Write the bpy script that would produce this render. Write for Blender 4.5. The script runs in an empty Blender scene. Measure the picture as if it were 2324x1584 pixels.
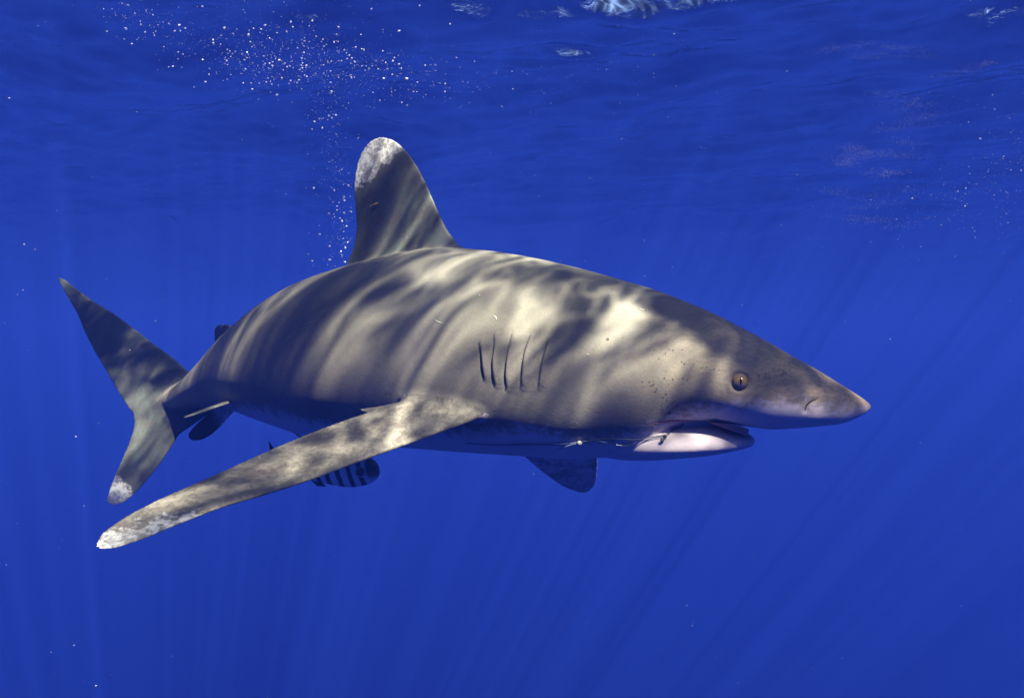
import bpy, bmesh, math, random
import numpy as np
from mathutils import Vector, kdtree
from mathutils.bvhtree import BVHTree

random.seed(7)
rng = np.random.default_rng(7)
scene = bpy.context.scene
COL = scene.collection

# ------------------------------------------------------------------ camera
CAM_Z = -1.6                       # the camera hangs 1.6 m under the mean sea surface (z = 0)
K = math.tan(math.radians(32.5)) / 1162.0
cam_data = bpy.data.cameras.new('camera')
cam_data.sensor_width = 36.0
cam_data.lens = 18.0 / math.tan(math.radians(32.5))
cam_data.clip_start = 0.05
cam_data.clip_end = 2000
cam = bpy.data.objects.new('camera', cam_data)
COL.objects.link(cam)
cam.location = (0, 0, CAM_Z)
cam.rotation_euler = (math.radians(90), 0, 0)
scene.camera = cam

# ------------------------------------------------------------------ sky and sun
SUN_DIR = Vector((0.27, -0.60, 0.755)).normalized()
world = bpy.data.worlds.new('World')
scene.world = world
world.use_nodes = True
wn = world.node_tree
wn.nodes.clear()
sky = wn.nodes.new('ShaderNodeTexSky')
sky.sky_type = 'NISHITA'
sky.sun_disc = False
sky.sun_elevation = math.asin(SUN_DIR.z)
sky.sun_rotation = math.atan2(SUN_DIR.x, SUN_DIR.y)
bg = wn.nodes.new('ShaderNodeBackground')
bg.inputs['Strength'].default_value = 0.08
wo = wn.nodes.new('ShaderNodeOutputWorld')
wn.links.new(sky.outputs[0], bg.inputs[0])
wn.links.new(bg.outputs[0], wo.inputs[0])

sun_data = bpy.data.lights.new('sun', 'SUN')
sun_data.energy = 5.0
sun_data.angle = math.radians(0.53)
sun_data.color = (1.0, 0.94, 0.77)
sun = bpy.data.objects.new('sun', sun_data)
COL.objects.link(sun)
sun.rotation_euler = SUN_DIR.to_track_quat('Z', 'Y').to_euler()
sun.location = (3, -3, 8)

scene.view_settings.view_transform = 'Standard'
scene.view_settings.look = 'None'
scene.view_settings.gamma = 1.0
scene.view_settings.use_curve_mapping = False
scene.view_settings.exposure = 1.36

scene.render.engine = 'CYCLES'
scene.cycles.max_bounces = 10
scene.cycles.diffuse_bounces = 4
scene.cycles.glossy_bounces = 3
scene.cycles.transparent_max_bounces = 16
scene.cycles.volume_bounces = 4
scene.cycles.use_denoising = True
scene.cycles.sample_clamp_indirect = 4.0

# ------------------------------------------------------------------ helpers
def W(px, py, Y):
    """point at depth Y seen at photo position px, py (2324-wide copy)"""
    return Vector(((px - 1162) * K * Y, Y, CAM_Z + (792 - py) * K * Y))

def tag(o, label=None, cat=None, group=None, kind=None):
    if label: o['label'] = label
    if cat: o['category'] = cat
    if group: o['group'] = group
    if kind: o['kind'] = kind
    return o

def link(name, me, mat=None, parent=None):
    o = bpy.data.objects.new(name, me)
    COL.objects.link(o)
    if mat and me is not None and not me.materials: me.materials.append(mat)
    if parent:
        o.parent = parent
    return o

def empty(name, loc):
    o = bpy.data.objects.new(name, None)
    COL.objects.link(o)
    o.location = loc
    o.empty_display_size = 0.1
    return o

def mesh_from(name, verts, faces, smooth=True):
    me = bpy.data.meshes.new(name)
    me.from_pydata([tuple(v) for v in verts], [], faces)
    me.validate()
    me.update()
    if smooth:
        me.polygons.foreach_set('use_smooth', [True] * len(me.polygons))
    return me

def pchip(xs, ys, x):
    """smooth monotone-ish cubic through the samples, vectorised"""
    xs = np.asarray(xs, float); ys = np.asarray(ys, float); x = np.asarray(x, float)
    h = np.diff(xs); d = np.diff(ys) / h
    m = np.zeros_like(ys)
    m[1:-1] = (d[:-1] * h[1:] + d[1:] * h[:-1]) / (h[1:] + h[:-1])
    m[0] = d[0]; m[-1] = d[-1]
    i = np.clip(np.searchsorted(xs, x) - 1, 0, len(h) - 1)
    t = np.clip((x - xs[i]) / h[i], 0, 1)
    t2 = t * t; t3 = t2 * t
    return ((2*t3 - 3*t2 + 1) * ys[i] + (t3 - 2*t2 + t) * h[i] * m[i]
            + (-2*t3 + 3*t2) * ys[i+1] + (t3 - t2) * h[i] * m[i+1])

def resample(pts, n, smooth=True):
    """n points along a polyline of 3-D points"""
    P = np.array([tuple(p) for p in pts], float)
    L = np.concatenate([[0], np.cumsum(np.linalg.norm(np.diff(P, axis=0), axis=1))])
    L /= L[-1]
    t = np.linspace(0, 1, n)
    if smooth:
        return np.stack([pchip(L, P[:, k], t) for k in range(P.shape[1])], 1)
    return np.stack([np.interp(t, L, P[:, k]) for k in range(P.shape[1])], 1)

class NT:
    """tiny node-tree writer"""
    def __init__(s, mat):
        mat.use_nodes = True
        s.t = mat.node_tree; s.t.nodes.clear()
    def n(s, typ, **kw):
        nd = s.t.nodes.new(typ)
        for k, v in kw.items(): setattr(nd, k, v)
        return nd
    def l(s, a, b): s.t.links.new(a, b)
    def val(s, sock, v):
        if hasattr(v, 'links') or isinstance(v, bpy.types.NodeSocket): s.l(v, sock)
        else: sock.default_value = v
    def math(s, op, a, b=0.0, c=None, clamp=False):
        nd = s.n('ShaderNodeMath', operation=op, use_clamp=clamp)
        s.val(nd.inputs[0], a); s.val(nd.inputs[1], b)
        if c is not None: s.val(nd.inputs[2], c)
        return nd.outputs[0]
    def noise(s, vec, scale, detail=3, rough=0.5, dist=0.0, dim='3D'):
        nd = s.n('ShaderNodeTexNoise', noise_dimensions=dim)
        if vec is not None: s.l(vec, nd.inputs['Vector'])
        nd.inputs['Scale'].default_value = scale; nd.inputs['Detail'].default_value = detail
        nd.inputs['Roughness'].default_value = rough; nd.inputs['Distortion'].default_value = dist
        return nd.outputs['Fac']
    def ramp(s, fac, stops, interp='LINEAR'):
        nd = s.n('ShaderNodeValToRGB')
        s.l(fac, nd.inputs[0])
        cr = nd.color_ramp; cr.interpolation = interp
        while len(cr.elements) < len(stops): cr.elements.new(0.5)
        for e, (p, c) in zip(cr.elements, stops):
            e.position = p
            e.color = (c, c, c, 1) if isinstance(c, (int, float)) else (*c, 1)
        return nd.outputs[0]
    def mix(s, f, a, b, blend='MIX'):
        nd = s.n('ShaderNodeMix', data_type='RGBA', blend_type=blend)
        s.val(nd.inputs[0], f)
        for k, v in ((6, a), (7, b)):
            if isinstance(v, tuple): nd.inputs[k].default_value = (*v, 1)
            else: s.l(v, nd.inputs[k])
        return nd.outputs[2]
    def attr(s, name):
        return s.n('ShaderNodeAttribute', attribute_name=name).outputs['Fac']
    def sstep(s, x, a, b):
        nd = s.n('ShaderNodeMapRange', interpolation_type='SMOOTHSTEP')
        s.l(x, nd.inputs[0]); nd.inputs[1].default_value = a; nd.inputs[2].default_value = b
        return nd.outputs[0]
    def mapping(s, vec, scale=(1, 1, 1), rot=(0, 0, 0), loc=(0, 0, 0)):
        nd = s.n('ShaderNodeMapping')
        s.l(vec, nd.inputs[0]); nd.inputs['Scale'].default_value = scale
        nd.inputs['Rotation'].default_value = rot; nd.inputs['Location'].default_value = loc
        return nd.outputs[0]
    def bump(s, h, strength, dist):
        nd = s.n('ShaderNodeBump')
        s.l(h, nd.inputs['Height']); nd.inputs['Strength'].default_value = strength
        nd.inputs['Distance'].default_value = dist
        return nd.outputs[0]

def simple_mat(name, color, rough=0.5, metal=0.0, noise_amt=0.15, scale=60.0, spec=0.3, **kw):
    m = bpy.data.materials.new(name)
    t = NT(m)
    p = t.n('ShaderNodeBsdfPrincipled'); o = t.n('ShaderNodeOutputMaterial')
    g = t.n('ShaderNodeTexCoord').outputs['Object']
    f = t.noise(g, scale, 4)
    dark = tuple(c * (1 - noise_amt) for c in color); lite = tuple(min(1, c * (1 + noise_amt)) for c in color)
    t.l(t.mix(f, dark, lite), p.inputs['Base Color'])
    p.inputs['Roughness'].default_value = rough
    p.inputs['Metallic'].default_value = metal
    p.inputs['Specular IOR Level'].default_value = spec
    for k, v in kw.items(): p.inputs[k].default_value = v
    t.l(p.outputs[0], o.inputs[0])
    return m

# ------------------------------------------------------------------ sea water (the blue haze) and its surface
haze_mat = bpy.data.materials.new('sea_water_body')
t = NT(haze_mat)
vol = t.n('ShaderNodeVolumePrincipled')
vol.inputs['Color'].default_value = (0.0262, 0.0765, 0.508, 1)
vol.inputs['Density'].default_value = 0.06
vol.inputs['Absorption Color'].default_value = (0, 0, 0, 1)
vol.inputs['Anisotropy'].default_value = 0.0
o_ = t.n('ShaderNodeOutputMaterial')
t.l(vol.outputs[0], o_.inputs['Volume'])

def box_mesh(name, lo, hi):
    x0, y0, z0 = lo; x1, y1, z1 = hi
    v = [(x0,y0,z0),(x1,y0,z0),(x1,y1,z0),(x0,y1,z0),(x0,y0,z1),(x1,y0,z1),(x1,y1,z1),(x0,y1,z1)]
    f = [(0,3,2,1),(4,5,6,7),(0,1,5,4),(1,2,6,5),(2,3,7,6),(3,0,4,7)]
    return mesh_from(name, v, f, smooth=False)
haze = link('haze', box_mesh('haze', (-150, -150, -120), (150, 150, 0.45)), haze_mat)
tag(haze, kind='stuff')

surf_mat = bpy.data.materials.new('sea_surface')
t = NT(surf_mat)
geo = t.n('ShaderNodeNewGeometry').outputs['Position']
# caustics painted into the transparency colour: a bright web with dim patches between
CROT = (0, 0, math.radians(-30))
flat = t.mapping(geo, scale=(1, 1, 0))
warpn = t.n('ShaderNodeTexNoise'); t.l(flat, warpn.inputs['Vector']); warpn.inputs['Scale'].default_value = 2.6
warpn.inputs['Detail'].default_value = 2.0
sub = t.n('ShaderNodeVectorMath', operation='SUBTRACT'); t.l(warpn.outputs['Color'], sub.inputs[0]); sub.inputs[1].default_value = (0.5, 0.5, 0.5)
scl = t.n('ShaderNodeVectorMath', operation='SCALE'); t.l(sub.outputs[0], scl.inputs[0]); scl.inputs['Scale'].default_value = 0.40
add = t.n('ShaderNodeVectorMath', operation='ADD'); t.l(flat, add.inputs[0]); t.l(scl.outputs[0], add.inputs[1])
wv = add.outputs[0]
scl2 = t.n('ShaderNodeVectorMath', operation='SCALE'); t.l(sub.outputs[0], scl2.inputs[0]); scl2.inputs['Scale'].default_value = 0.22
add2 = t.n('ShaderNodeVectorMath', operation='ADD'); t.l(flat, add2.inputs[0]); t.l(scl2.outputs[0], add2.inputs[1])
wv2 = add2.outputs[0]
turned = t.mapping(wv, rot=(0, 0, math.radians(30)))      # painted caustic streaks run across the shark's line of travel
def ridge(vec, scale, detail, power, width=7.0):
    nz = t.noise(vec, scale, detail, 0.45)
    r = t.math('SUBTRACT', 1.0, t.math('MULTIPLY', t.math('ABSOLUTE', t.math('SUBTRACT', nz, 0.5)), width), clamp=True)
    return t.math('POWER', r, power)
def lens(px, py, Y, rad, amp):
    """one spot painted into the surface tint that brightens (amp > 0) or dims (amp < 0) the sunlight"""
    q = W(px, py, Y); q = q + SUN_DIR * (-q.z / SUN_DIR.z)
    dn = t.n('ShaderNodeVectorMath', operation='DISTANCE'); t.l(wv2, dn.inputs[0]); dn.inputs[1].default_value = (q.x, q.y, 0)
    g = t.math('POWER', math.e, t.math('MULTIPLY', t.math('MULTIPLY', dn.outputs['Value'], dn.outputs['Value']), -1.0 / rad ** 2))
    return t.math('MULTIPLY', g, amp)
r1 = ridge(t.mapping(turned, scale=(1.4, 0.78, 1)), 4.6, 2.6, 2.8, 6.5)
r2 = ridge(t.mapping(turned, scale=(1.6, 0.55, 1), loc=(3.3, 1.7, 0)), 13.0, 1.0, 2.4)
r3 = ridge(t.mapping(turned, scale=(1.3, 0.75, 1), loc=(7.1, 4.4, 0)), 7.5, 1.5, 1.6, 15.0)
LIGHT_SPOTS = [(868, 345, 1.96, .05, .6), (512, 750, 2.50, .06, .9), (1540, 715, 1.54, .07, -1.7), (1640, 740, 1.52, .08, -2.2), (1760, 800, 1.48, .06, -1.6), (1900, 885, 1.44, .075, -.75), (1270, 640, 1.62, .08, -.6), (690, 880, 2.02, .15, -1.0), (880, 890, 1.78, .11, -.9), (560, 850, 2.3, .12, -.7), (1480, 860, 1.50, .12, .3), (1700, 880, 1.47, .07, .25), (1475, 998, 1.50, .09, -.5), (1610, 1010, 1.51, .07, -.42), (880, 440, 1.95, .10, -.5), (230, 740, 2.88, .15, -.7),
        (1400, 690, 1.56, .065, 1.2), (1340, 720, 1.58, .05, .7), (1150, 790, 1.60, .10, .05), (930, 790, 1.72, .12, .75), (925, 560, 1.90, .07, .9), (1060, 890, 1.60, .10, .8), (380, 850, 2.78, .12, .8), (1450, 800, 1.50, .10, .5)]  # bright and dim spots painted into the surface tint above parts of the shark
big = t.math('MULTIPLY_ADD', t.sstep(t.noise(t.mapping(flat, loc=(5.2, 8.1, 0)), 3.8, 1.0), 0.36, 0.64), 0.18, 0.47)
for L_ in LIGHT_SPOTS: big = t.math('ADD', big, lens(*L_))
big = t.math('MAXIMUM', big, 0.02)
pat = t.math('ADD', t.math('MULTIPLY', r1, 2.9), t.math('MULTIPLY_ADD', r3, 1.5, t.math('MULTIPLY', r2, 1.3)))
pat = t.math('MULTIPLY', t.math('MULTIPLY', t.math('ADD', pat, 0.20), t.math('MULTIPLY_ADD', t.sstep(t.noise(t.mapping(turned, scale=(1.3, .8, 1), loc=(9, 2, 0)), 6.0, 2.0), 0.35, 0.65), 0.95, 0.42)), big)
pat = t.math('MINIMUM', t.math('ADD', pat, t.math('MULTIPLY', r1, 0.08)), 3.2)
patc = t.n('ShaderNodeCombineColor')
for k in range(3): t.l(pat, patc.inputs[k])
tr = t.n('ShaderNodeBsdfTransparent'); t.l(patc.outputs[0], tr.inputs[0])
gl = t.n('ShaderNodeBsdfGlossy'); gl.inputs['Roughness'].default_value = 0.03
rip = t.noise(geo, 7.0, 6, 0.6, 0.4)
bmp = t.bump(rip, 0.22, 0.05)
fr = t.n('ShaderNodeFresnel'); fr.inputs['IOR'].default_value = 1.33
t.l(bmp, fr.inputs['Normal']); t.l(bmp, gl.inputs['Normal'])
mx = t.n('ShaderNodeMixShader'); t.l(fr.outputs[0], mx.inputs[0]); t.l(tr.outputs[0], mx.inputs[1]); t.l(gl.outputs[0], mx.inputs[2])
o_ = t.n('ShaderNodeOutputMaterial'); t.l(mx.outputs[0], o_.inputs[0])

def wave_height(x, y):
    z = np.zeros_like(x)
    r = np.random.default_rng(11)
    for i in range(46):
        lam = 2.6 * (0.90 ** i) + 0.05
        ang = r.normal(0.6, 0.75)
        ph = r.uniform(0, 6.28)
        A = 0.0068 * lam
        ph2 = (x * math.cos(ang) + y * math.sin(ang)) * 2 * math.pi / lam + ph
        z += A * np.sin(ph2)
    # a few steeper crests that open windows to the sky
    for cx, cy, a, wl, th, wd in ((0.62, 3.85, .030, .42, .25, .30), (0.80, 3.70, .022, .30, -.2, .22), (0.33, 4.36, .034, .24, .15, .24), (0.12, 4.42, .026, .20, .1, .18),
                                  (1.15, 3.95, .020, .35, -.1, .16), (1.55, 3.9, .022, .3, .1, .15), (-0.35, 4.9, .010, .3, 0, .10)):
        u = (x - cx) * math.cos(th) + (y - cy) * math.sin(th); v = -(x - cx) * math.sin(th) + (y - cy) * math.cos(th)
        z += a * np.exp(-(u / wd) ** 2 - (v / (wd * .8)) ** 2) * np.sin(v * 2 * math.pi / wl)
    return z

def sea_surface():
    # fine near the place, coarser towards the open sea
    def axis():
        a = np.arange(0, 7.0, 0.038)
        g = 7.0 * (1.07 ** np.arange(1, 47))
        a = np.concatenate([a, g[g < 155], [155]])
        return np.concatenate([-a[:0:-1], a])
    ax = axis(); ay = axis() + 3.0
    X, Y = np.meshgrid(ax, ay)
    D = np.hypot(X, Y - 3)
    Z = wave_height(X, Y) * np.clip(1.6 - D / 22, 0.25, 1)
    nx, ny = len(ax), len(ay)
    V = np.stack([X.ravel(), Y.ravel(), Z.ravel()], 1)
    idx = np.arange(nx * ny).reshape(ny, nx)
    F = np.stack([idx[:-1, :-1].ravel(), idx[:-1, 1:].ravel(), idx[1:, 1:].ravel(), idx[1:, :-1].ravel()], 1)
    return mesh_from('sea_surface', V, F.tolist())
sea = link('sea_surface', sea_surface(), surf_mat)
tag(sea, kind='structure')

# ------------------------------------------------------------------ the shark
# stations: top (px, py), bottom (px, py), depth, half width, v of the grey/white boundary
ST = [
 (1980,920, 1979,925, 1.470, .004, .50),
 (1967,910, 1969,934, 1.473, .021, .45),
 (1948,897, 1951,944, 1.477, .039, .40),
 (1910,873, 1915,958, 1.487, .066, .36),
 (1860,842, 1868,964, 1.500, .086, .34),
 (1800,809, 1812,969, 1.515, .103, .32),
 (1740,774, 1752,972, 1.532, .117, .28),
 (1680,742, 1698,965, 1.550, .129, .26),
 (1610,707, 1628,957, 1.573, .141, .24),
 (1550,682, 1560,966, 1.595, .150, .20),
 (1490,659, 1490,1014, 1.617, .158, .17),
 (1400,632, 1395,1034,1.652, .170, .13),
 (1300,605, 1295,1040,1.695, .183, .10),
 (1200,583, 1200,1033,1.745, .193, .09),
 (1100,568, 1105,1027,1.800, .200, .09),
 (1000,563, 1010,1020,1.860, .203, .10),
 (900, 580, 910,1012, 1.930, .202, .11),
 (800, 606, 810,1003, 2.015, .195, .11),
 (720, 634, 725, 988, 2.100, .183, .10),
 (650, 672, 655, 966, 2.195, .164, .08),
 (600, 710, 600, 947, 2.285, .145, .05),
 (545, 757, 548, 930, 2.400, .120, .02),
 (500, 800, 500, 926, 2.510, .095, -.1),
 (460, 836, 455, 924, 2.620, .072, -.2),
 (425, 862, 410, 928, 2.730, .052, -.3),
 (395, 872, 370, 925, 2.800, .036, -.3),
 (350, 862, 335, 905, 2.860, .020, -.3),
]
JAW = [
 (1713,996, 1713,1002, 1.545, .006),
 (1706,989, 1708,1008, 1.546, .030),
 (1690,983, 1692,1014, 1.549, .056),
 (1660,972, 1662,1021, 1.556, .078),
 (1625,962, 1627,1028, 1.566, .098),
 (1570,958, 1572,1034, 1.585, .112),
 (1500,950, 1500,1040, 1.613, .108),
 (1430,945, 1430,1041, 1.640, .085),
 (1360,965, 1360,1034, 1.668, .045),
]

def loft(stations, nsec, nring, jaw=False):
    S = np.array([s[:6] for s in stations], float)
    top = np.array([tuple(W(a[0], a[1], a[4])) for a in S])
    bot = np.array([tuple(W(a[2], a[3], a[4])) for a in S])
    cen = (top + bot) / 2
    L = np.concatenate([[0], np.cumsum(np.linalg.norm(np.diff(cen, axis=0), axis=1))])
    # denser near the front tip
    u = np.linspace(0, 1, nsec) ** 1.25 * L[-1]
    T = np.stack([pchip(L, top[:, k], u) for k in range(3)], 1)
    B = np.stack([pchip(L, bot[:, k], u) for k in range(3)], 1)
    Wd = pchip(L, S[:, 5], u)
    C = (T + B) / 2
    tan = np.gradient(C, axis=0)
    tan[:, 2] = 0; tan /= np.linalg.norm(tan, axis=1)[:, None]
    ker = np.ones(9) / 9
    tan = np.stack([np.convolve(np.pad(tan[:, k], 4, mode='edge'), ker, 'valid') for k in range(3)], 1)
    tan /= np.linalg.norm(tan, axis=1)[:, None]
    lat = np.stack([tan[:, 1], -tan[:, 0], np.zeros(len(u))], 1)      # horizontal, across the body
    phi = np.linspace(0, 2 * math.pi, nring, endpoint=False)
    V = np.zeros((nsec, nring, 3)); att = np.zeros((nsec, nring, 2))
    for i in range(nsec):
        head = np.clip(1 - u[i] / 0.46, 0, 1) if not jaw else 0
        c, s = np.cos(phi), np.sin(phi)
        e_top = 0.95 - 0.05 * head
        e_bot = 0.88 - 0.28 * head
        # widest point of the snout sits low
        mid = -0.10 - 0.32 * head
        if jaw: e_top, e_bot, mid = 0.8, 0.72, -0.25
        ex = np.where(s >= 0, e_top, e_bot)
        cc = np.sign(c) * np.abs(c) ** ex
        zz = np.where(s >= 0, mid + (1 - mid) * s, mid + (1 + mid) * s)
        H = (T[i] - B[i]) / 2
        V[i] = C[i] + np.outer(zz, H) + np.outer(cc * Wd[i], lat[i])
        att[i, :, 0] = u[i]; att[i, :, 1] = (zz + 1) / 2
    verts = V.reshape(-1, 3).tolist()
    faces = []
    for i in range(nsec - 1):
        for j in range(nring):
            a = i * nring + j; b = i * nring + (j + 1) % nring
            faces.append((a, b, b + nring, a + nring))
    faces.append(tuple(range(nring - 1, -1, -1)))
    faces.append(tuple((nsec - 1) * nring + j for j in range(nring)))
    return dict(v=verts, f=faces, u=u, C=C, lat=lat, L=L, att=att.reshape(-1, 2))

def fin(le, te, thick, nspan=60, nch=26, flare=0.0, flare_len=0.12, edge=0.0016, power=1.0):
    """fin between a leading and a trailing edge (3-D polylines from root to tip);
    thickness across the local plane, fatter towards the root"""
    A = resample(le, nspan); B = resample(te, nspan)
    verts = []; faces = []; att = []
    nn = []
    for i in range(nspan):
        ch = B[i] - A[i]
        sp = (A[min(i + 1, nspan - 1)] + B[min(i + 1, nspan - 1)] - A[max(i - 1, 0)] - B[max(i - 1, 0)])
        n = np.cross(ch, sp); ln = np.linalg.norm(n)
        nn.append(n / ln if ln > 1e-9 else nn[-1])
    nn = np.array(nn)
    for i in range(2, nspan): 
        if np.dot(nn[i], nn[i-1]) < 0: nn[i] = -nn[i]
    for i in range(nspan):
        s = i / (nspan - 1)
        th = thick * (1 - s) ** power + 0.004
        th += flare * math.exp(-(s / flare_len) ** 2)
        for j in range(nch):
            q = j / (nch - 1)
            c = 0.5 - 0.5 * math.cos(q * math.pi)
            prof = 2.6 * (math.sqrt(max(c, 0)) * 0.62 - 0.30 * c - 0.32 * c * c * (1.0)) 
            prof = max(prof, 0)
            h = th * 0.5 * prof + edge * min(1, 6 * math.sqrt(c * (1 - c) + 1e-9))
            tipf = min(1.0, math.sqrt(max(0.0, (1 - s) * 14)) + 0.15)
            p = A[i] + (B[i] - A[i]) * c
            verts.append(tuple(p + nn[i] * h * tipf)); att.append((s, c))
        for j in range(nch - 2, 0, -1):
            q = j / (nch - 1)
            c = 0.5 - 0.5 * math.cos(q * math.pi)
            prof = max(2.6 * (math.sqrt(c) * 0.62 - 0.30 * c - 0.32 * c * c), 0)
            h = th * 0.5 * prof + edge * min(1, 6 * math.sqrt(c * (1 - c) + 1e-9))
            tipf = min(1.0, math.sqrt(max(0.0, (1 - s) * 14)) + 0.15)
            p = A[i] + (B[i] - A[i]) * c
            verts.append(tuple(p - nn[i] * h * tipf)); att.append((s, c))
    m = 2 * nch - 2
    for i in range(nspan - 1):
        for j in range(m):
            a = i * m + j; b = i * m + (j + 1) % m
            faces.append((a, b, b + m, a + m))
    faces.append(tuple(range(m - 1, -1, -1)))
    faces.append(tuple((nspan - 1) * m + j for j in range(m)))
    return dict(v=verts, f=faces, att=np.array(att))

body = loft(ST, 200, 80)
jaw = loft(JAW, 70, 56, jaw=True)

def Wl(lst, Yf=None):
    return [W(p[0], p[1], p[2] if len(p) > 2 else Yf(p[0])) for p in lst]

Yd = lambda px: 1.86 + (1000 - px) * 0.00083            # upright plane of the dorsal fin
dorsal = fin(
    Wl([(1075,610),(1062,572),(1040,553),(1018,525),(990,468),(962,405),(937,362),(912,332),(890,317),(868,311)], Yd),
    Wl([(755,660),(768,625),(785,597),(800,565),(808,520),(806,475),(804,430),(808,385),(820,348),(842,320),(862,311)], Yd),
    0.022, nspan=90, nch=34, flare=0.075, flare_len=0.16)
Ye = lambda px: 2.45 + (545 - px) * 0.0024
dorsal2 = fin(
    Wl([(565,800),(552,770),(540,752),(530,742),(516,736)], Ye),
    Wl([(460,850),(478,812),(487,790),(487,768),(486,750),(494,738),(508,735)], Ye),
    0.012, nspan=44, nch=20, flare=0.02)
pec_near = fin(
    Wl([(1180,925,1.70),(1132,932,1.615),(1040,966,1.580),(920,1010,1.545),(820,1046,1.510),(720,1084,1.475),(600,1123,1.435),(500,1153,1.400),(400,1192,1.365),(300,1232,1.330),(245,1246,1.315),(218,1244,1.312)]),
    Wl([(1010,850,1.80),(975,886,1.690),(900,915,1.655),(800,947,1.625),(700,984,1.590),(600,1026,1.550),(520,1062,1.515),(430,1102,1.475),(350,1138,1.435),(280,1175,1.390),(232,1210,1.350),(214,1238,1.318)]),
    0.030, nspan=120, nch=36, flare=0.070, flare_len=0.12)
# free rear corner of the near pectoral fin
pec_tip = fin(
    Wl([(1000,890,1.69),(905,925,1.650),(845,942,1.635)]),
    Wl([(990,878,1.70),(870,921,1.675),(809,929,1.670)]),
    0.006, nspan=30, nch=14)
pec_far = fin(
    Wl([(1310,900,1.92),(1345,960,1.98),(1356,1030,2.08),(1355,1075,2.18),(1348,1102,2.27),(1334,1116,2.32)]),
    Wl([(1100,960,2.02),(1160,1010,2.05),(1205,1050,2.11),(1245,1082,2.18),(1285,1107,2.26),(1322,1119,2.32)]),
    0.022, nspan=60, nch=26, flare=0.02)
tail_up = fin(
    Wl([(520,900,2.66),(445,858,2.74),(400,818,2.79),(350,781,2.83),(300,742,2.87),(250,706,2.90),(200,675,2.92),(165,648,2.93),(140,631,2.94),(131,629,2.94)]),
    Wl([(400,990,2.74),(330,960,2.78),(296,932,2.80),(272,896,2.82),(240,842,2.85),(210,790,2.88),(188,745,2.90),(175,712,2.91),(162,690,2.92),(142,655,2.93),(130,634,2.94)]),
    0.045, nspan=100, nch=34, power=1.3)
tail_low = fin(
    Wl([(560,880,2.66),(470,905,2.72),(432,938,2.74),(405,988,2.74),(372,1040,2.74),(340,1082,2.74),(310,1115,2.74),(280,1140,2.74),(258,1147,2.74)]),
    Wl([(330,850,2.82),(305,905,2.80),(302,938,2.79),(304,962,2.785),(292,1005,2.775),(275,1045,2.765),(258,1085,2.755),(246,1118,2.745),(243,1138,2.74),(248,1146,2.74)]),
    0.040, nspan=90, nch=30, power=1.1)
anal = fin(
    Wl([(585,905,2.43),(545,925,2.48),(520,945,2.53),(500,968,2.56),(478,988,2.59),(458,998,2.61),(440,1000,2.63)]),
    Wl([(470,890,2.66),(478,925,2.64),(470,940,2.635),(450,958,2.635),(434,974,2.635),(427,988,2.635),(432,998,2.635)]),
    0.014, nspan=50, nch=20, flare=0.02)
pelvic_near = fin(
    Wl([(580,893,2.22),(530,911,2.14),(490,924,2.10),(450,938,2.06),(415,949,2.04)]),
    Wl([(545,893,2.40),(518,909,2.31),(480,923,2.23),(445,936,2.14),(414,948,2.05)]),
    0.012, nspan=44, nch=18, flare=0.012)
pelvic_far = fin(
    Wl([(680,940,2.30),(668,972,2.36),(690,995,2.42),(715,1010,2.46)]),
    Wl([(600,930,2.34),(640,957,2.40),(675,988,2.46),(705,1010,2.48)]),
    0.012, nspan=40, nch=18)
PARTS = [body, jaw, dorsal, dorsal2, pec_near, pec_tip, pec_far, tail_up, tail_low, anal, pelvic_near, pelvic_far]

verts = []; faces = []
for P in PARTS:
    o = len(verts); verts += [tuple(v) for v in P['v']]; faces += [tuple(i + o for i in f) for f in P['f']]
raw = bpy.data.meshes.new('raw'); raw.from_pydata(verts, [], faces); raw.update()
bm = bmesh.new(); bm.from_mesh(raw)
# every closed shell is turned outward so that the union is solid
bmesh.ops.recalc_face_normals(bm, faces=bm.faces); bm.to_mesh(raw); bm.free()
tmp = bpy.data.objects.new('tmp', raw); COL.objects.link(tmp)
md = tmp.modifiers.new('r', 'REMESH'); md.mode = 'VOXEL'; md.voxel_size = 0.0030; md.use_smooth_shade = True
dg = bpy.context.evaluated_depsgraph_get()
skin = bpy.data.meshes.new_from_object(tmp.evaluated_get(dg))
bpy.data.objects.remove(tmp); bpy.data.meshes.remove(raw)
skin.name = 'shark_body'
nv = len(skin.vertices)
co = np.empty(nv * 3, np.float32); skin.vertices.foreach_get('co', co); co = co.reshape(-1, 3).astype(float)
ed = np.empty(len(skin.edges) * 2, np.int32); skin.edges.foreach_get('vertices', ed); ed = ed.reshape(-1, 2)
deg = np.bincount(ed.ravel(), minlength=nv).astype(float); deg[deg == 0] = 1
def lap(a):
    out = np.empty_like(a)
    if a.ndim == 1: a = a[:, None]; out = out[:, None]
    for k in range(a.shape[1]):
        out[:, k] = (np.bincount(ed[:, 0], a[ed[:, 1], k], nv) + np.bincount(ed[:, 1], a[ed[:, 0], k], nv)) / deg
    return out.squeeze()
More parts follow.
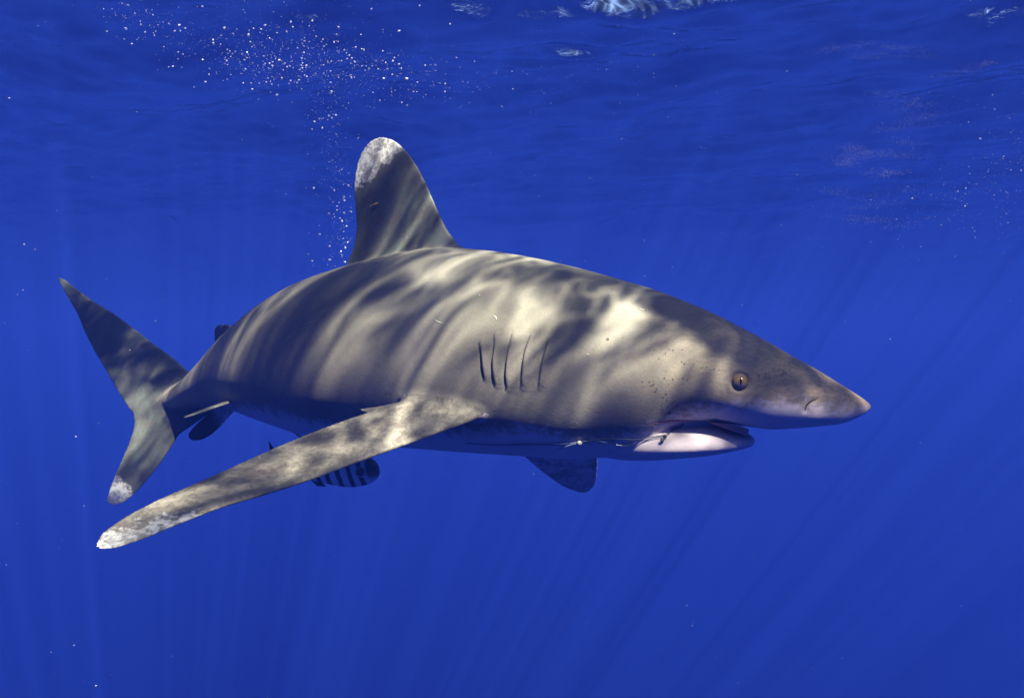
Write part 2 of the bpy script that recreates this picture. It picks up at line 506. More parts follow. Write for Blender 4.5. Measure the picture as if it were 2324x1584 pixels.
# find which source part each vertex came from
kd = kdtree.KDTree(len(verts))
for i, v in enumerate(verts): kd.insert(v, i)
kd.balance()
part_id = np.concatenate([np.full(len(P['v']), i) for i, P in enumerate(PARTS)])
atts = np.concatenate([P['att'] for P in PARTS])
pid = np.empty(nv, int); at = np.zeros((nv, 2))
for i in range(nv):
    r = kd.find_n(co[i], 3)
    p0 = part_id[r[0][1]]; pid[i] = p0
    ws = 0; acc = 0
    for (_, j, d) in r:
        if part_id[j] != p0: continue
        w = 1 / (d + 1e-4); acc = acc + atts[j] * w; ws += w
    at[i] = acc / ws
isbody = (pid == 0).astype(float)
soft = isbody.copy()
for _ in range(12): soft = 0.5 * soft + 0.5 * lap(soft)
for it in range(14):                       # more smoothing on the body and round the joints, little on thin fins
    w = np.clip(soft * 1.2, 0.0, 1)[:, None] * 0.6 if it > 1 else 0.55
    co = co + (lap(co) - co) * w

band = isbody.copy()
for _ in range(70): band = 0.5 * band + 0.5 * lap(band)
band = np.clip(4.0 * band * (1 - band), 0, 1)
nearroot = (co[:, 0] > -0.45) & (co[:, 2] < CAM_Z + 0.05)          # the fin shoulders melt into the flank
band *= np.where(nearroot, 1.0, 0.5)
band[pid == 1] = 0
for it in range(70): co = co + (lap(co) - co) * (0.9 * band)[:, None]
skin.vertices.foreach_set('co', co.astype(np.float32).ravel()); skin.update()
no = np.empty(nv * 3, np.float32); skin.vertices.foreach_get('normal', no); no = no.reshape(-1, 3).astype(float)
bvh = BVHTree.FromPolygons([tuple(c) for c in co], [tuple(p.vertices) for p in skin.polygons])
CAMV = Vector((0, 0, CAM_Z))
def hit(px, py):
    d = (W(px, py, 1.0) - CAMV).normalized()
    loc, nrm, idx, dist = bvh.ray_cast(CAMV, d)
    return loc, nrm
def hits(pts, n):
    P = resample([(a, b, 0) for a, b in pts], n)
    out = [hit(p[0], p[1]) for p in P]
    return [(l, nn) for l, nn in out if l is not None]

def carve(path, fn, reach):
    """displace the skin near a surface path; fn(signed distance, along 0..1) -> height"""
    global co
    P = np.array([tuple(l) for l, _ in path])
    N = np.array([tuple(n) for _, n in path])
    lo = P.min(0) - reach; hi = P.max(0) + reach
    sel = np.where(np.all((co > lo) & (co < hi), axis=1) & (np.einsum('ij,j->i', no, N.mean(0)) > 0.2))[0]
    T = np.gradient(P, axis=0); T /= np.linalg.norm(T, axis=1)[:, None]
    d = co[sel][:, None, :] - P[None]
    k = np.argmin((d ** 2).sum(2), axis=1)
    dd = d[np.arange(len(sel)), k]
    side = np.cross(N[k], T[k])
    sd = np.einsum('ij,ij->i', dd, side)
    along = np.einsum('ij,ij->i', dd, T[k])
    tt = k / (len(P) - 1)
    over = np.where((k == 0) | (k == len(P) - 1), np.abs(along), 0)
    h = fn(sd, tt) * np.exp(-(over / 0.004) ** 2)
    co[sel] += N[k] * h[:, None]
    return side

GILLS = [[(1089,776),(1093,800),(1096,830),(1100,863)],
         [(1123,759),(1123,790),(1120,818),(1121,850),(1124,877)],
         [(1164,758),(1157,785),(1152,816),(1149,850),(1150,884)],
         [(1205,762),(1196,785),(1190,811),(1186,845),(1183,881)],
         [(1245,773),(1239,795),(1233,816),(1227,848),(1222,880)]]
gill_paths = [hits(g, 40) for g in GILLS]
def gill_prof(sd, tt):
    # sd > 0: towards the head or the tail, sorted out by the sign below
    env = np.sin(np.pi * np.clip(tt, 0.02, 0.98)) ** 0.6
    x = sd * GS
    flap = 0.0085 * np.exp(-np.abs(x) / 0.018) * (0.5 + 0.5 * np.tanh(x / 0.0018)) - 0.0015 * np.exp(-(x + 0.002) ** 2 / 0.004 ** 2)
    return env * flap
for g in gill_paths:
    P0, N0 = g[20]; T0 = (g[21][0] - g[19][0]).normalized()
    side = N0.cross(T0)
    GS = 1.0 if side.x > 0 else -1.0
    carve(g, gill_prof, 0.05)
mouth_path = hits([(1482,962),(1500,960),(1525,957),(1550,957),(1580,957),(1605,957),(1622,958)], 60)
carve(mouth_path, lambda sd, tt: -0.005 * np.exp(-(sd / 0.004) ** 2) * np.clip(tt * 4, 0, 1), 0.03)
nostril = hits([(1828,932),(1832,920),(1842,910),(1856,904)], 24)
carve(nostril, lambda sd, tt: -0.004 * np.exp(-(sd / 0.0035) ** 2), 0.02)
nost2 = hits([(1760,925),(1800,917),(1838,908)], 30)
carve(nost2, lambda sd, tt: -0.0025 * np.exp(-(sd / 0.006) ** 2) * tt, 0.02)
# sunken rim round the eye
eye_loc, eye_n = hit(1680, 866)
de = np.linalg.norm(co - np.array(eye_loc), axis=1)
near = de < 0.05
co[near] += no[near] * (0.0015 * np.exp(-((de[near] - 0.021) / 0.005) ** 2) - 0.010 * np.exp(-(de[near] / 0.016) ** 2))[:, None]

skin.vertices.foreach_set('co', co.astype(np.float32).ravel()); skin.update()

# markings carried by the mesh: grey/white boundary, black/white fin tips, place along the body
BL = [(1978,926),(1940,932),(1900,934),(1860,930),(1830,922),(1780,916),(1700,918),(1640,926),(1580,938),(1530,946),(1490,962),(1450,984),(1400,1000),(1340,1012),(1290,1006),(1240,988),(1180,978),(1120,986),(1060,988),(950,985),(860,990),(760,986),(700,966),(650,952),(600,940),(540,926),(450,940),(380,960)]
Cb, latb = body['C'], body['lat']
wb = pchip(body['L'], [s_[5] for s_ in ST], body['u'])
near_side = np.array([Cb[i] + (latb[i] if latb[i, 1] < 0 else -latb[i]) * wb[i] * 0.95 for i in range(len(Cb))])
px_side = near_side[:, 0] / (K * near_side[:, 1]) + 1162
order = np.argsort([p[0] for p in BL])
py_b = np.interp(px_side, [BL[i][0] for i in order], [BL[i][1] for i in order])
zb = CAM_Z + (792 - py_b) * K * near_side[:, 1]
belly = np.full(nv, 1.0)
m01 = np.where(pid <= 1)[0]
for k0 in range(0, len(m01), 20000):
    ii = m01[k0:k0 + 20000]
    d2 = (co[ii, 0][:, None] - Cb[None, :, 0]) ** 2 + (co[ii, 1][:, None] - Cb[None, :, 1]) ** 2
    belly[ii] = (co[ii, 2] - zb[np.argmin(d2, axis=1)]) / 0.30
m0 = pid == 0; m1 = pid == 1
for k in (4, 5, 6, 10, 11, 9):
    m = pid == k
    belly[m] = np.where(no[m, 2] < -0.25, -0.15, 0.6) if k not in (6, 9, 11) else -0.1
tipw = np.zeros(nv)
for k, a, ac, b in ((2, 0.78, -0.22, 0.13), (4, 0.72, 0.16, 0.22), (7, 2.0, 0.0, 0.02), (8, 0.84, -0.10, 0.10)):
    m = pid == k
    tipw[m] = (at[m, 0] - a - ac * at[m, 1]) / b
m = pid == 3; tipw[m] = (at[m, 0] - 0.62) / 0.6
black = np.zeros(nv)
m = pid == 9; black[m] = np.clip((at[m, 0] - 0.38 + 0.3 * (at[m, 1] - 0.5)) * 7, 0, 1)
snout = np.zeros(nv); snout[m0] = np.clip(1 - at[m0, 0] / 0.42, 0, 1); snout[m1] = 1
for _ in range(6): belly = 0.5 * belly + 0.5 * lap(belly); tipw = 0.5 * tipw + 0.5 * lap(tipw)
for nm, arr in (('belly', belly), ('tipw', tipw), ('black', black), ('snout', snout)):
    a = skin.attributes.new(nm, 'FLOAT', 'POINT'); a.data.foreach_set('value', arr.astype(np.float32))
df = np.where(np.isin(pid, (2, 3, 7, 8, 9, 10)), 1.0, 0.0)
for _ in range(25): df = 0.5 * df + 0.5 * lap(df)
fa = skin.attributes.new('darkfin', 'FLOAT', 'POINT'); fa.data.foreach_set('value', df.astype(np.float32))
fa = skin.attributes.new('fin', 'FLOAT', 'POINT'); fa.data.foreach_set('value', (pid >= 2).astype(np.float32))

skin_mat = bpy.data.materials.new('shark_skin')
t = NT(skin_mat)
obj = t.n('ShaderNodeTexCoord').outputs['Object']
n_big = t.noise(obj, 5.0, 3); n_mid = t.noise(obj, 45.0, 5, 0.65); n_fine = t.noise(obj, 260.0, 4, 0.7)
n_mot = t.noise(t.mapping(obj, scale=(0.6, 1, 1.2)), 120.0, 5, 0.75)
n_fm = t.noise(obj, 95.0, 6, 0.75)
grey = t.mix(n_big, (0.155, 0.149, 0.121), (0.228, 0.210, 0.167))
grey = t.mix(t.math('MULTIPLY', t.sstep(n_mid, 0.35, 0.7), 0.35), grey, (0.12, 0.105, 0.085))
grey = t.mix(t.math('MULTIPLY', t.sstep(t.attr('belly'), 0.30, 1.0), 0.42), grey, (0.070, 0.078, 0.066))      # darker back: natural countershading, with shade over the head top painted in
brown = t.mix(t.sstep(n_mot, 0.3, 0.7), (0.13, 0.088, 0.050), (0.46, 0.335, 0.20))
grey = t.mix(t.math('MULTIPLY', t.attr('snout'), 0.7), grey, brown)
grey = t.mix(t.math('MULTIPLY', t.attr('darkfin'), 0.85), grey, (0.058, 0.078, 0.064))
white = t.mix(n_mot, (0.46, 0.40, 0.41), (0.62, 0.55, 0.57))
bl = t.math('ADD', t.attr('belly'), t.math('MULTIPLY', t.math('SUBTRACT', n_mid, 0.5), 0.20))
bl = t.math('ADD', bl, t.math('MULTIPLY', t.math('SUBTRACT', n_mot, 0.5), 0.22))
wmask = t.math('SUBTRACT', 1.0, t.sstep(bl, -0.05, 0.07))
c = t.mix(wmask, grey, white)
tp = t.math('ADD', t.attr('tipw'), t.math('MULTIPLY', t.math('SUBTRACT', t.noise(obj, 26.0, 6, 0.7), 0.5), 1.5))
tp = t.math('ADD', tp, t.math('MULTIPLY', t.math('SUBTRACT', n_mot, 0.5), 0.8))
tm = t.math('MULTIPLY', t.sstep(tp, 0.32, 0.5), t.sstep(t.attr('tipw'), 0.0, 0.1))
c = t.mix(tm, c, (0.54, 0.55, 0.52))
finmot = t.math('MULTIPLY', t.attr('fin'), t.sstep(t.math('ADD', t.math('MULTIPLY', n_fm, 0.6), t.math('MULTIPLY', t.noise(obj, 22.0, 5, 0.6), 0.4)), 0.42, 0.58))
c = t.mix(t.math('MULTIPLY', finmot, 0.72), c, (0.060, 0.050, 0.042))
c = t.mix(t.math('MULTIPLY', t.sstep(n_fine, 0.35, 0.7), t.math('MULTIPLY_ADD', wmask, -0.12, 0.18)), c, (0.05, 0.045, 0.035))
c = t.mix(t.attr('black'), c, (0.012, 0.012, 0.014))
p = t.n('ShaderNodeBsdfPrincipled'); o_ = t.n('ShaderNodeOutputMaterial')
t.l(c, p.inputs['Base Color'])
p.inputs['Roughness'].default_value = 0.55
p.inputs['Specular IOR Level'].default_value = 0.2
t.l(t.bump(t.math('ADD', n_fine, n_mot), 0.32, 0.0016), p.inputs['Normal'])
t.l(p.outputs[0], o_.inputs[0])

shark = empty('shark', body['C'][90])
tag(shark, 'large grey shark with white-tipped fins, golden eye and long pectoral fin, swimming right', 'shark')
def child(name, me, mat, parent):
    o = link(name, me, mat, parent)
    o.matrix_parent_inverse = parent.matrix_world.inverted() if parent.type != 'EMPTY' else \
        __import__('mathutils').Matrix.Translation(-Vector(parent.location))
    return o
skin.materials.clear()
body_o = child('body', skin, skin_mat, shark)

# --- gill slits: dark crescents seated in the grooves
def ribbon(path, wfn, lift, name, offs=0.0, thick=0.0008):
    n = len(path); V = []; F = []
    P = [l for l, _ in path]; N = [nn for _, nn in path]
    for i in range(n):
        T = (P[min(i + 1, n - 1)] - P[max(i - 1, 0)]).normalized()
        s = N[i].cross(T)
        if s.x < 0: s = -s
        w = wfn(i / (n - 1))
        c = P[i] + N[i] * lift + s * offs
        V += [c - s * w - N[i] * thick, c - s * w * .5 + N[i] * thick, c + s * w * .5 + N[i] * thick, c + s * w - N[i] * thick]
    for i in range(n - 1):
        for k in range(4):
            a = 4 * i + k; b = 4 * i + (k + 1) % 4
            F.append((a, b, b + 4, a + 4))
    F.append((3, 2, 1, 0)); F.append(tuple(4 * (n - 1) + k for k in range(4)))
    return mesh_from(name, V, F)
gill_mat = simple_mat('gill_slit_dark', (0.045, 0.045, 0.045), 0.7)
for i, g in enumerate(gill_paths):
    me = ribbon(g, lambda q, i=i: 0.0003 + (0.0017 if i == 0 else 0.0009) * math.sin(math.pi * min(1, q * 0.9 + 0.08)) ** 0.8, 0.0006, 'gill_slit', offs=-0.0014)
    child('gill_slit', me, gill_mat, body_o)
lip_mat = simple_mat('lip_pink', (0.42, 0.16, 0.15), 0.5)
child('lip', ribbon(mouth_path, lambda q: 0.0012 + 0.0014 * math.sin(math.pi * q), -0.001, 'lip'), lip_mat, body_o)
child('nostril', ribbon(nostril, lambda q: 0.0014 * math.sin(math.pi * q) + 0.0003, -0.0022, 'nostril'), gill_mat, body_o)

# --- eye
def uv_cap(center, axis, r, a0, a1, seg=40, rings=12, scale=1.0):
    ax = axis.normalized(); ux = ax.orthogonal().normalized(); uy = ax.cross(ux)
    V = []; F = []
    for i in range(rings + 1):
        a = a0 + (a1 - a0) * i / rings
        for j in range(seg):
            b = 2 * math.pi * j / seg
            V.append(center + (ax * math.cos(a) + (ux * math.cos(b) + uy * math.sin(b)) * math.sin(a)) * r)
    for i in range(rings):
        for j in range(seg):
            a = i * seg + j; b = i * seg + (j + 1) % seg
            F.append((a, a + seg, b + seg, b))
    return V, F
er = 0.0155
en = (eye_n * 0.8 + (CAMV - eye_loc).normalized() * 0.2).normalized()
ec = eye_loc - en * 0.0085
V, F = uv_cap(ec, en, er, 0.01, math.pi * 0.62)
eye_mat = simple_mat('eye_rim', (0.13, 0.105, 0.07), 0.25, spec=0.5)
eye_o = child('eye', mesh_from('eye', V, F), eye_mat, shark)
V, F = uv_cap(ec, en, er * 1.015, 0.01, 0.80)
iris_mat = bpy.data.materials.new('iris_gold'); t = NT(iris_mat)
p = t.n('ShaderNodeBsdfPrincipled'); o_ = t.n('ShaderNodeOutputMaterial')
ob = t.n('ShaderNodeTexCoord').outputs['Generated']
sep = t.n('ShaderNodeSeparateXYZ'); t.l(ob, sep.inputs[0])
nz = t.noise(ob, 9, 4, 0.6)
t.l(t.ramp(t.math('ADD', sep.outputs[2], t.math('MULTIPLY', t.math('SUBTRACT', nz, .5), .3)), [(0.15, (0.16, 0.12, 0.13)), (0.5, (0.24, 0.15, 0.05)), (0.9, (0.36, 0.21, 0.04))]), p.inputs['Base Color'])
p.inputs['Roughness'].default_value = 0.15
t.l(p.outputs[0], o_.inputs[0])
iris_o = child('iris', mesh_from('iris', V, F), iris_mat, eye_o)
# vertical slit pupil
up = Vector((0.05, 0, 1)); up = (up - en * up.dot(en)).normalized(); sd = en.cross(up)
V = []; n = 20
for i in range(n + 1):
    q = -1 + 2 * i / n
    w = 0.0017 * (1 - q * q) ** 0.8 + 0.00005
    for s_ in (-1, 1):
        d = up * q * 0.0075 + sd * w * s_
        V.append(ec + (en * math.sqrt((er * 1.03) ** 2 - d.length_squared)) + d)
F = [(2*i, 2*i+1, 2*i+3, 2*i+2) for i in range(n)]
child('pupil', mesh_from('pupil', V, F), simple_mat('pupil_black', (0.004, 0.004, 0.004), 0.2), eye_o)
# fleshy lid above the iris
def lid(sign, name, ang0, drop):
    V = []; F = []; n = 28; m = 6
    for i in range(n + 1):
        a = -math.pi/2 + math.pi * i / n
        for j in range(m):
            b = ang0 + 0.75 * j / (m - 1)
            # arc over the eyeball
            dx = math.sin(a) * math.sin(0.98); dz = math.cos(a) * math.sin(min(1.45, b)) * sign
            r2 = dx * dx + dz * dz
            k = math.sqrt(max(0.05, 1 - min(r2, .95)))
            V.append(ec + (sd * dx + up * dz + en * k) * er * 1.05)
    for i in range(n):
        for j in range(m - 1):
            a = i * m + j; F.append((a, a + 1, a + m + 1, a + m))
    return mesh_from(name, V, F)
lid_mat = simple_mat('eyelid', (0.20, 0.15, 0.10), 0.4)
child('eyelid', lid(1, 'eyelid', 0.52, 0), lid_mat, eye_o)

# --- gum inside the lower lip
G = [W(1612,958,1.488), W(1650,961,1.485), W(1680,966,1.486), W(1700,974,1.490), W(1697,990,1.492), W(1675,982,1.487), W(1645,971,1.486)]
gum_mat = simple_mat('gum_pink', (0.45, 0.20, 0.18), 0.4, scale=200)
V = [g for g in G] + [g + Vector((0.0, 0.05, -0.004)) for g in G]; n = len(G)
F = [tuple(range(n)), tuple(range(2*n-1, n-1, -1))] + [(i, i + n, (i + 1) % n + n, (i + 1) % n) for i in range(n)]
child('gum', mesh_from('gum', V, F, smooth=False), gum_mat, body_o)

# --- healed scratches
scar_mat = simple_mat('scar_pale', (0.36, 0.34, 0.29), 0.5)
for pts in ([(985,726),(995,731),(1006,734)],[(1118,716),(1125,720),(1127,727)],[(1230,842),(1236,838),(1242,834)],[(1330,806),(1338,803)],[(700,735),(712,728)],[(1450,700),(1462,704),(1470,703)]):
    pth = hits(pts, 10)
    if len(pth) > 4: child('scar', ribbon(pth, lambda q: 0.0004 + 0.0011 * math.sin(math.pi * q), 0.0004, 'scar', thick=0.0004), scar_mat, body_o)

# --- sensory pores along the snout and cheek: too many and too small to single out
pores = []
for (a, b, c_, d_, n, s) in ((1640,840,1480,812,9,6),(1560,800,1460,790,6,8),(1600,870,1500,850,5,8),(1470,858,1530,930,16,14),(1800,830,1740,850,14,9),(1790,845,1740,862,14,9),(1500,920,1530,935,8,10)):
    for i in range(n):
        q = random.random()
        pores.append((a + (c_ - a) * q + random.gauss(0, s), b + (d_ - b) * q + random.gauss(0, s * .5), random.uniform(.0008, .0014)))
pores += [(1519,936,.0035),(1379,770,.003)]
V = []; F = []
for px, py, r in pores:
    l, nn = hit(px, py)
    if l is None: continue
    ux = nn.orthogonal().normalized(); uy = nn.cross(ux); o0 = len(V)
    for k in range(7):
        a = 2 * math.pi * k / 7
        V.append(l + nn * 0.0006 + (ux * math.cos(a) + uy * math.sin(a)) * r)
    V.append(l + nn * 0.0002)
    for k in range(7): F.append((o0 + k, o0 + (k + 1) % 7, o0 + 7))
po = child('pore', mesh_from('pore', V, F, smooth=False), gill_mat, body_o); tag(po, kind='stuff')

# ------------------------------------------------------------------ tubes
def tube(pts, rad, seg=8, n=None):
    P = resample(pts, n or max(8, len(pts) * 6))
    V = []; F = []; m = len(P); prev = None
    for i in range(m):
        T = Vector(P[min(i + 1, m - 1)] - P[max(i - 1, 0)]).normalized()
        u = (prev - T * prev.dot(T)).normalized() if prev else T.orthogonal().normalized(); prev = u
        v = T.cross(u)
        r = rad(i / (m - 1)) if callable(rad) else rad
        for k in range(seg):
            a = 2 * math.pi * k / seg
            V.append(Vector(P[i]) + (u * math.cos(a) + v * math.sin(a)) * r)
    for i in range(m - 1):
        for k in range(seg):
            a = i * seg + k; b = i * seg + (k + 1) % seg
            F.append((a, b, b + seg, a + seg))
    F.append(tuple(range(seg - 1, -1, -1))); F.append(tuple((m - 1) * seg + k for k in range(seg)))
    return V, F
def on_skin(pts, lift):
    out = []
    for a, b in pts:
        l, nn = hit(a, b)
        out.append(l + nn * lift if l is not None else W(a, b, 1.60))
    return out

# ------------------------------------------------------------------ fishing leader caught in the mouth corner
leader = empty('fishing_leader', on_skin([(1505,1000)], 0.004)[0])
tag(leader, 'clear fishing leader with steel hook trailing back from the corner of the shark mouth', 'fishing line')
steel = simple_mat('hook_steel', (0.10, 0.10, 0.11), 0.3, metal=0.9)
def lead_part(name, pts, rad, mat, lift=0.004, parent=None):
    V, F = tube(on_skin(pts, lift), rad)
    o = child(name, mesh_from(name, V, F), mat, leader)
    return o
lead_part('hook', [(1550,957),(1541,965),(1528,978),(1516,988),(1507,996)], lambda q: 0.0016, steel, 0.004)
lead_part('swivel', [(1512,992),(1508,998),(1503,1004)], lambda q: 0.0028 + 0.0010 * math.sin(q * 9), steel, 0.005)
line_mat = simple_mat('nylon_line', (0.24, 0.29, 0.38), 0.15, spec=0.6)
line_mat.node_tree.nodes['Principled BSDF'].inputs['Transmission Weight'].default_value = 0.4
dark_line = simple_mat('dark_line', (0.035, 0.05, 0.09), 0.4)
lead_part('line', [(1512,990),(1480,990),(1440,994),(1400,992),(1360,993),(1330,998),(1290,1003),(1240,1004),(1190,1004),(1120,1006),(1060,1002)], 0.0009, dark_line)
lead_part('line', [(1507,993),(1470,999),(1430,1004),(1395,1003),(1350,997),(1316,999),(1280,1005),(1220,1007),(1160,1007)], 0.0008, line_mat)
lead_part('sleeve', [(1442,1008),(1420,1006),(1398,1003)], 0.0013, line_mat, 0.006)
lead_part('sleeve', [(1268,1014),(1290,1006),(1308,1001)], 0.0011, line_mat, 0.006)
lead_part('bead', [(1310,1000),(1316,1000),(1322,1001)], lambda q: 0.0015 + 0.0036 * math.sin(math.pi * q), simple_mat('bead_white', (0.38, 0.37, 0.34), 0.4), 0.006)

# ------------------------------------------------------------------ pilot fish under the pectoral fin
PY = 2.12
def pilot_fish():
    st = [(862,1070,1072,.002),(858,1055,1084,.012),(846,1042,1094,.022),(828,1033,1101,.030),(800,1026,1105,.035),
          (770,1024,1103,.036),(740,1024,1097,.033),(710,1024,1090,.028),(680,1024,1080,.020),(655,1026,1068,.012),(635,1030,1056,.007),(625,1030,1054,.004)]
    S = np.array(st, float); n = 70; m = 32
    u = np.linspace(0, len(st) - 1, n); xi = np.arange(len(st))
    px = pchip(xi, S[:, 0], u); a = pchip(xi, S[:, 1], u); b = pchip(xi, S[:, 2], u); w = pchip(xi, S[:, 3], u)
    V = []; F = []
    for i in range(n):
        Y = PY + (860 - px[i]) * 0.0003
        c = W(px[i], (a[i] + b[i]) / 2, Y); h = (b[i] - a[i]) / 2 * K * Y
        for k in range(m):
            f = 2 * math.pi * k / m
            V.append(c + Vector((0, math.cos(f) * w[i] * 1.18, math.sin(f) * h)))
    for i in range(n - 1):
        for k in range(m):
            q = i * m + k; r = i * m + (k + 1) % m; F.append((q, r, r + m, q + m))
    F.append(tuple(range(m - 1, -1, -1))); F.append(tuple((n - 1) * m + k for k in range(m)))
    return mesh_from('body', V, F)
pf = empty('pilot_fish', W(780, 1065, PY))
tag(pf, 'small striped pilot fish under the shark, half hidden behind its long pectoral fin', 'fish')
pm = bpy.data.materials.new('pilot_fish_skin'); t = NT(pm)
ob = t.n('ShaderNodeTexCoord').outputs['Object']
sep = t.n('ShaderNodeSeparateXYZ'); t.l(ob, sep.inputs[0])
wob = t.math('MULTIPLY', t.math('SUBTRACT', t.noise(ob, 14, 2), .5), 0.018)
xx = t.math('ADD', t.math('ADD', sep.outputs[0], wob), t.math('MULTIPLY', sep.outputs[2], 0.18))
# bars every 28 mm behind the head
wave = t.math('SINE', t.math('MULTIPLY', xx, 2 * math.pi / 0.030))
bars = t.sstep(wave, 0.05, 0.35)
x_head = (835 - 1162) * K * PY + 0.18 * (CAM_Z + (792 - 1060) * K * PY)
hd = t.sstep(xx, x_head - 0.004, x_head + 0.004)
zlim = CAM_Z + (792 - 1082) * K * PY
topm = t.sstep(sep.outputs[2], zlim - 0.010, zlim + 0.012)
dark = t.math('MAXIMUM', t.math('MULTIPLY', bars, t.math('SUBTRACT', 1.0, hd)), t.math('MULTIPLY', hd, topm))
p = t.n('ShaderNodeBsdfPrincipled'); o_ = t.n('ShaderNodeOutputMaterial')
t.l(t.mix(dark, (0.50, 0.54, 0.60), (0.012, 0.014, 0.022)), p.inputs['Base Color'])
p.inputs['Roughness'].default_value = 0.45
t.l(p.outputs[0], o_.inputs[0])
child('body', pilot_fish(), pm, pf)
def plate(pts, Y, th, name, mat, parent):
    n = len(pts)
    c = sum((W(a, b, Y) for a, b in pts), Vector()) / n
    V = [W(a, b, Y) for a, b in pts] + [c + Vector((0, -th, 0)), c + Vector((0, th, 0))]
    F = [(i, (i + 1) % n, n) for i in range(n)] + [((i + 1) % n, i, n + 1) for i in range(n)]
    return child(name, mesh_from(name, V, F), mat, parent)
pfm = simple_mat('pilot_fin', (0.02, 0.022, 0.03), 0.5)
plate([(632,1032),(618,1012),(609,999),(612,1020),(620,1040),(612,1062),(604,1082),(620,1070),(632,1054)], PY + .07, .003, 'tail_fin', pfm, pf)
plate([(712,1086),(730,1094),(741,1104),(720,1103),(706,1090)], PY + .04, .002, 'anal_fin', pfm, pf)
V, F = uv_cap(W(823,1067,PY) + Vector((0, -0.0325, 0)), Vector((0.1, -1, 0.1)), 0.0105, 0.01, 1.5, 24, 8)
child('eye', mesh_from('eye', V, F), simple_mat('pilot_eye', (0.01, 0.01, 0.014), 0.15, spec=0.6), pf)
V, F = uv_cap(W(823,1067,PY) + Vector((0, -0.0303, 0)), Vector((0.1, -1, 0.1)), 0.0140, 0.8, 1.5, 24, 6)
child('eye_ring', mesh_from('eye_ring', V, F), simple_mat('pilot_eye_ring', (0.22, 0.25, 0.30), 0.3), pf)

# ------------------------------------------------------------------ small parasite on the dorsal fin
l, nn = hit(855, 463)
cp = empty('copepod', l); tag(cp, 'tiny orange brown parasite clinging to the side of the dorsal fin', 'parasite')
V, F = tube([l + nn * .0002 + Vector((-.011, 0, -.003)), l + nn * .0015, l + nn * .0002 + Vector((.009, 0, .003))], lambda q: 0.0005 + 0.0022 * math.sin(math.pi * q) ** .7)
child('body', mesh_from('copepod', V, F), simple_mat('copepod_orange', (0.42, 0.24, 0.10), 0.5), cp)
V, F = tube([l + nn * .0002 + Vector((-.011, 0, -.003)), l + nn * .0002 + Vector((-.018, 0, -.006))], 0.0005)
child('tail', mesh_from('copepod_tail', V, F), simple_mat('copepod_pale', (0.5, 0.4, 0.25), 0.5), cp)

# ------------------------------------------------------------------ bubbles
bub_mat = simple_mat('bubble_silver', (0.92, 0.94, 0.96), 0.12, spec=0.8, noise_amt=0.02)
bt = NT.__new__(NT); bt.t = bub_mat.node_tree
lw = bt.n('ShaderNodeLayerWeight'); lw.inputs['Blend'].default_value = 0.35
btr = bt.n('ShaderNodeBsdfTransparent'); btr.inputs[0].default_value = (0.97, 0.98, 1, 1); bmx = bt.n('ShaderNodeMixShader')
bt.l(bt.math('MULTIPLY_ADD', lw.outputs['Facing'], 0.75, 0.30, clamp=True), bmx.inputs[0])      # clear centre, silvery rim
bt.l(btr.outputs[0], bmx.inputs[1]); bt.l(bub_mat.node_tree.nodes['Principled BSDF'].outputs[0], bmx.inputs[2])
bt.l(bmx.outputs[0], bub_mat.node_tree.nodes['Material Output'].inputs[0])
def ico(r, sub, squash=(1, 1, 1), jit=0.0):
    b = bmesh.new(); bmesh.ops.create_icosphere(b, subdivisions=sub, radius=r)
    for v in b.verts:
        v.co = Vector((v.co.x * squash[0], v.co.y * squash[1], v.co.z * squash[2])) * (1 + random.uniform(-jit, jit))
    me = bpy.data.meshes.new('bubble'); b.to_mesh(me); b.free()
    me.polygons.foreach_set('use_smooth', [True] * len(me.polygons)); me.materials.append(bub_mat)
    return me
BM = [ico(0.001, 1, (1.35, 1, 0.8)), ico(0.001, 1, (1, 1, 1)), ico(0.001, 2, (1.6, 1.2, 0.75), .08)]
def bub_pos():
    """a rising cloud: column beside the dorsal fin, spreading under the surface"""
    q = random.random()
    if q < 0.17:
        s = random.random()
        px = 765 + 25 * math.sin(s * 5) + random.gauss(0, 32); py = 625 - 430 * s
        if px > 800 and py > 320: px = 800 - random.random() * 60
        return px, py, random.uniform(2.0, 2.3)
    if q < 0.72:
        px = random.gauss(720, 130); py = 140 + (px - 720) * 0.10 + random.gauss(0, 42)
    elif q < 0.88:
        s = random.random()
        px = 240 + 380 * s + random.gauss(0, 28); py = 15 + 160 * s + random.gauss(0, 24)
    elif random.random() < 0.45:
        px = random.gauss(1010, 90); py = 195 + random.gauss(0, 24)
    else:
        px = random.gauss(520, 180); py = random.gauss(60, 60)
    return px, py, random.uniform(2.2, 3.0)
B = []
while len(B) < 2300:
    px, py, Y = bub_pos()
    if py < -10 or px < -20: continue
    r = min(0.0030, 0.0006 * math.exp(abs(random.gauss(0, 0.75))))
    if random.random() < 0.55 and r < 0.002: Y = min(Y * random.uniform(1.1, 1.9), 1.48 / ((792 - py) * K))
    B.append((r, px, py, Y))
B.sort(reverse=True)
lbl = 'tiny silvery air bubble in the bubble cloud behind and above the dorsal fin'
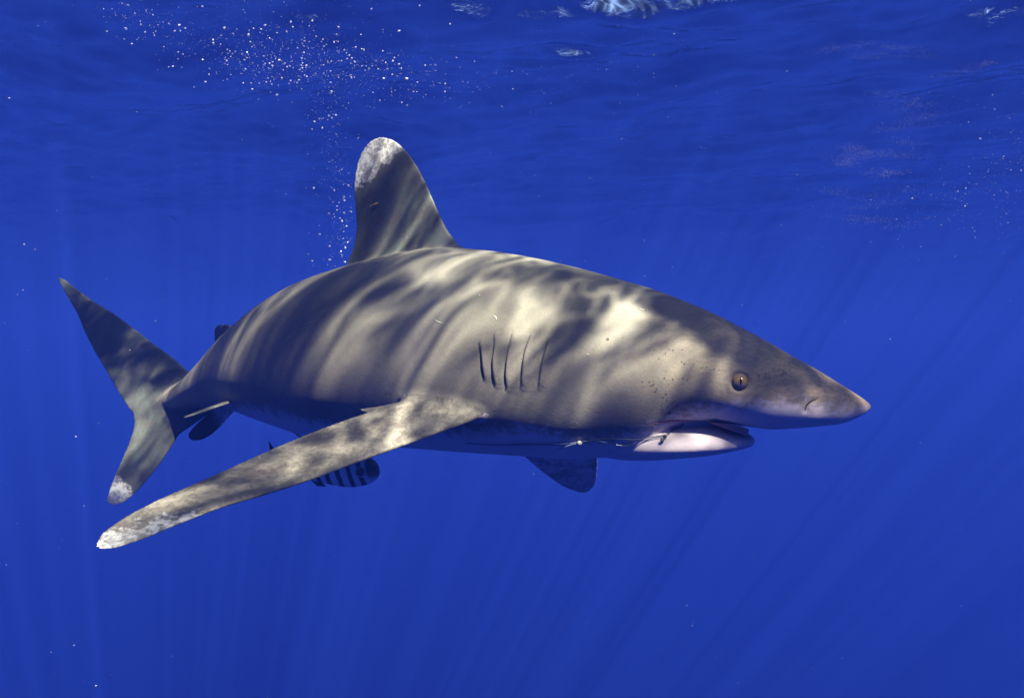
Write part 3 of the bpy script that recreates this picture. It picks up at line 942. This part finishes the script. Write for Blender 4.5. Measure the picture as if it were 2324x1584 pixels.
for i, (r, px, py, Y) in enumerate(B[:290]):
    o = bpy.data.objects.new('bubble', random.choice(BM)); COL.objects.link(o)
    o.location = W(px, py, Y); s = r * 1000; o.scale = (s, s, s)
    o.rotation_euler = (random.uniform(-.4, .4), random.uniform(-.5, .5), random.uniform(0, 6))
    if py > 235: tag(o, 'tiny silvery air bubble in the column rising close beside the dorsal fin', 'bubble', 'air bubbles beside the dorsal fin')
    elif px > 860: tag(o, 'tiny silvery air bubble in the strip drifting above and right of the dorsal fin', 'bubble', 'air bubbles above right of the dorsal fin')
    elif px < 430: tag(o, 'tiny silvery air bubble near the top left corner, high above the tail', 'bubble', 'air bubbles above the tail')
    else: tag(o, 'tiny silvery air bubble in the dense cloud under the surface at upper left', 'bubble', 'air bubbles in the dense cloud')
def speck_cloud(name, items, mat):
    base = [(1,0,0),(-1,0,0),(0,1,0),(0,-1,0),(0,0,1),(0,0,-1)]
    tri = [(0,2,4),(2,1,4),(1,3,4),(3,0,4),(2,0,5),(1,2,5),(3,1,5),(0,3,5)]
    V = []; F = []
    for (c, a, b_, d) in items:
        o0 = len(V); an = random.uniform(-.5, .5)
        for x, y, z in base:
            x2 = x * a; z2 = z * d
            V.append((c.x + x2 * math.cos(an) - z2 * math.sin(an), c.y + y * b_, c.z + x2 * math.sin(an) + z2 * math.cos(an)))
        F += [tuple(o0 + i for i in f) for f in tri]
    o = link(name, mesh_from(name, V, F), mat); return o
o = speck_cloud('bubble_mist', [(W(px, py, Y), r * 1.2, r, r * .8) for r, px, py, Y in B[290:]], bub_mat)
tag(o, 'fine mist of minute bubbles around the larger ones below the surface', 'bubbles', kind='stuff')

# right-hand bubble drift and plankton
it = []
for i in range(520):
    px = 2324 - abs(random.gauss(0, 170)); py = 420 + random.gauss(0, 75) - (px - 2200) * 0.25
    r = 0.0005 * math.exp(abs(random.gauss(0, 0.6)))
    it.append((W(px, py, random.uniform(2.6, 4.0)), r * 1.4, r, r * .8))
for i in range(160):
    px = random.uniform(1180, 1560); py = random.gauss(140, 60); r = 0.0005 * math.exp(abs(random.gauss(0, .5)))
    it.append((W(px, py, random.uniform(2.4, 3.6)), r * 1.4, r, r * .8))
o = speck_cloud('bubble_drift', it, bub_mat)
tag(o, 'thin drift of minute bubbles in the open water right of the shark', 'bubbles', kind='stuff')
it = []
for i in range(34):                                    # drifting wisps of fine foam far off to the right
    s_ = random.random()
    cx = 2010 + 45 * math.sin(s_ * 6) + random.gauss(0, 38 + 40 * (s_ < .3)); cy = 90 + 430 * s_
    w_ = random.uniform(15, 60); Y0 = random.uniform(3.3, 3.9); sl = random.uniform(-.25, .1)
    for j in range(150):
        a = random.gauss(0, 1) * w_
        px = cx + a; py = cy + a * sl + random.gauss(0, 5)
        r = random.uniform(.00035, .0008)
        it.append((W(px, py, min(Y0 + random.gauss(0, .1), 1.45 / ((792 - py) * K))), r * 1.5, r, r * .7))
o = speck_cloud('foam_wisp', it, bub_mat)
tag(o, 'faint pale wisps of fine foam hanging in the water at upper right', 'foam', kind='stuff')
plk_mat = simple_mat('plankton', (0.55, 0.55, 0.50), 0.5)
it = []
for i in range(650):
    Y = random.uniform(1.3, 5.0); s = random.uniform(0, 1)
    r = 0.00042 * math.exp(abs(random.gauss(0, .42)))
    e = random.choice((1.2, 1.5, 3.0))
    it.append((W(random.uniform(-60, 2400), random.uniform(-20, 1600), Y), r * e, r, r * .8))
o = speck_cloud('plankton', it, plk_mat)
tag(o, 'pale plankton specks drifting all through the blue water', 'plankton', kind='stuff')
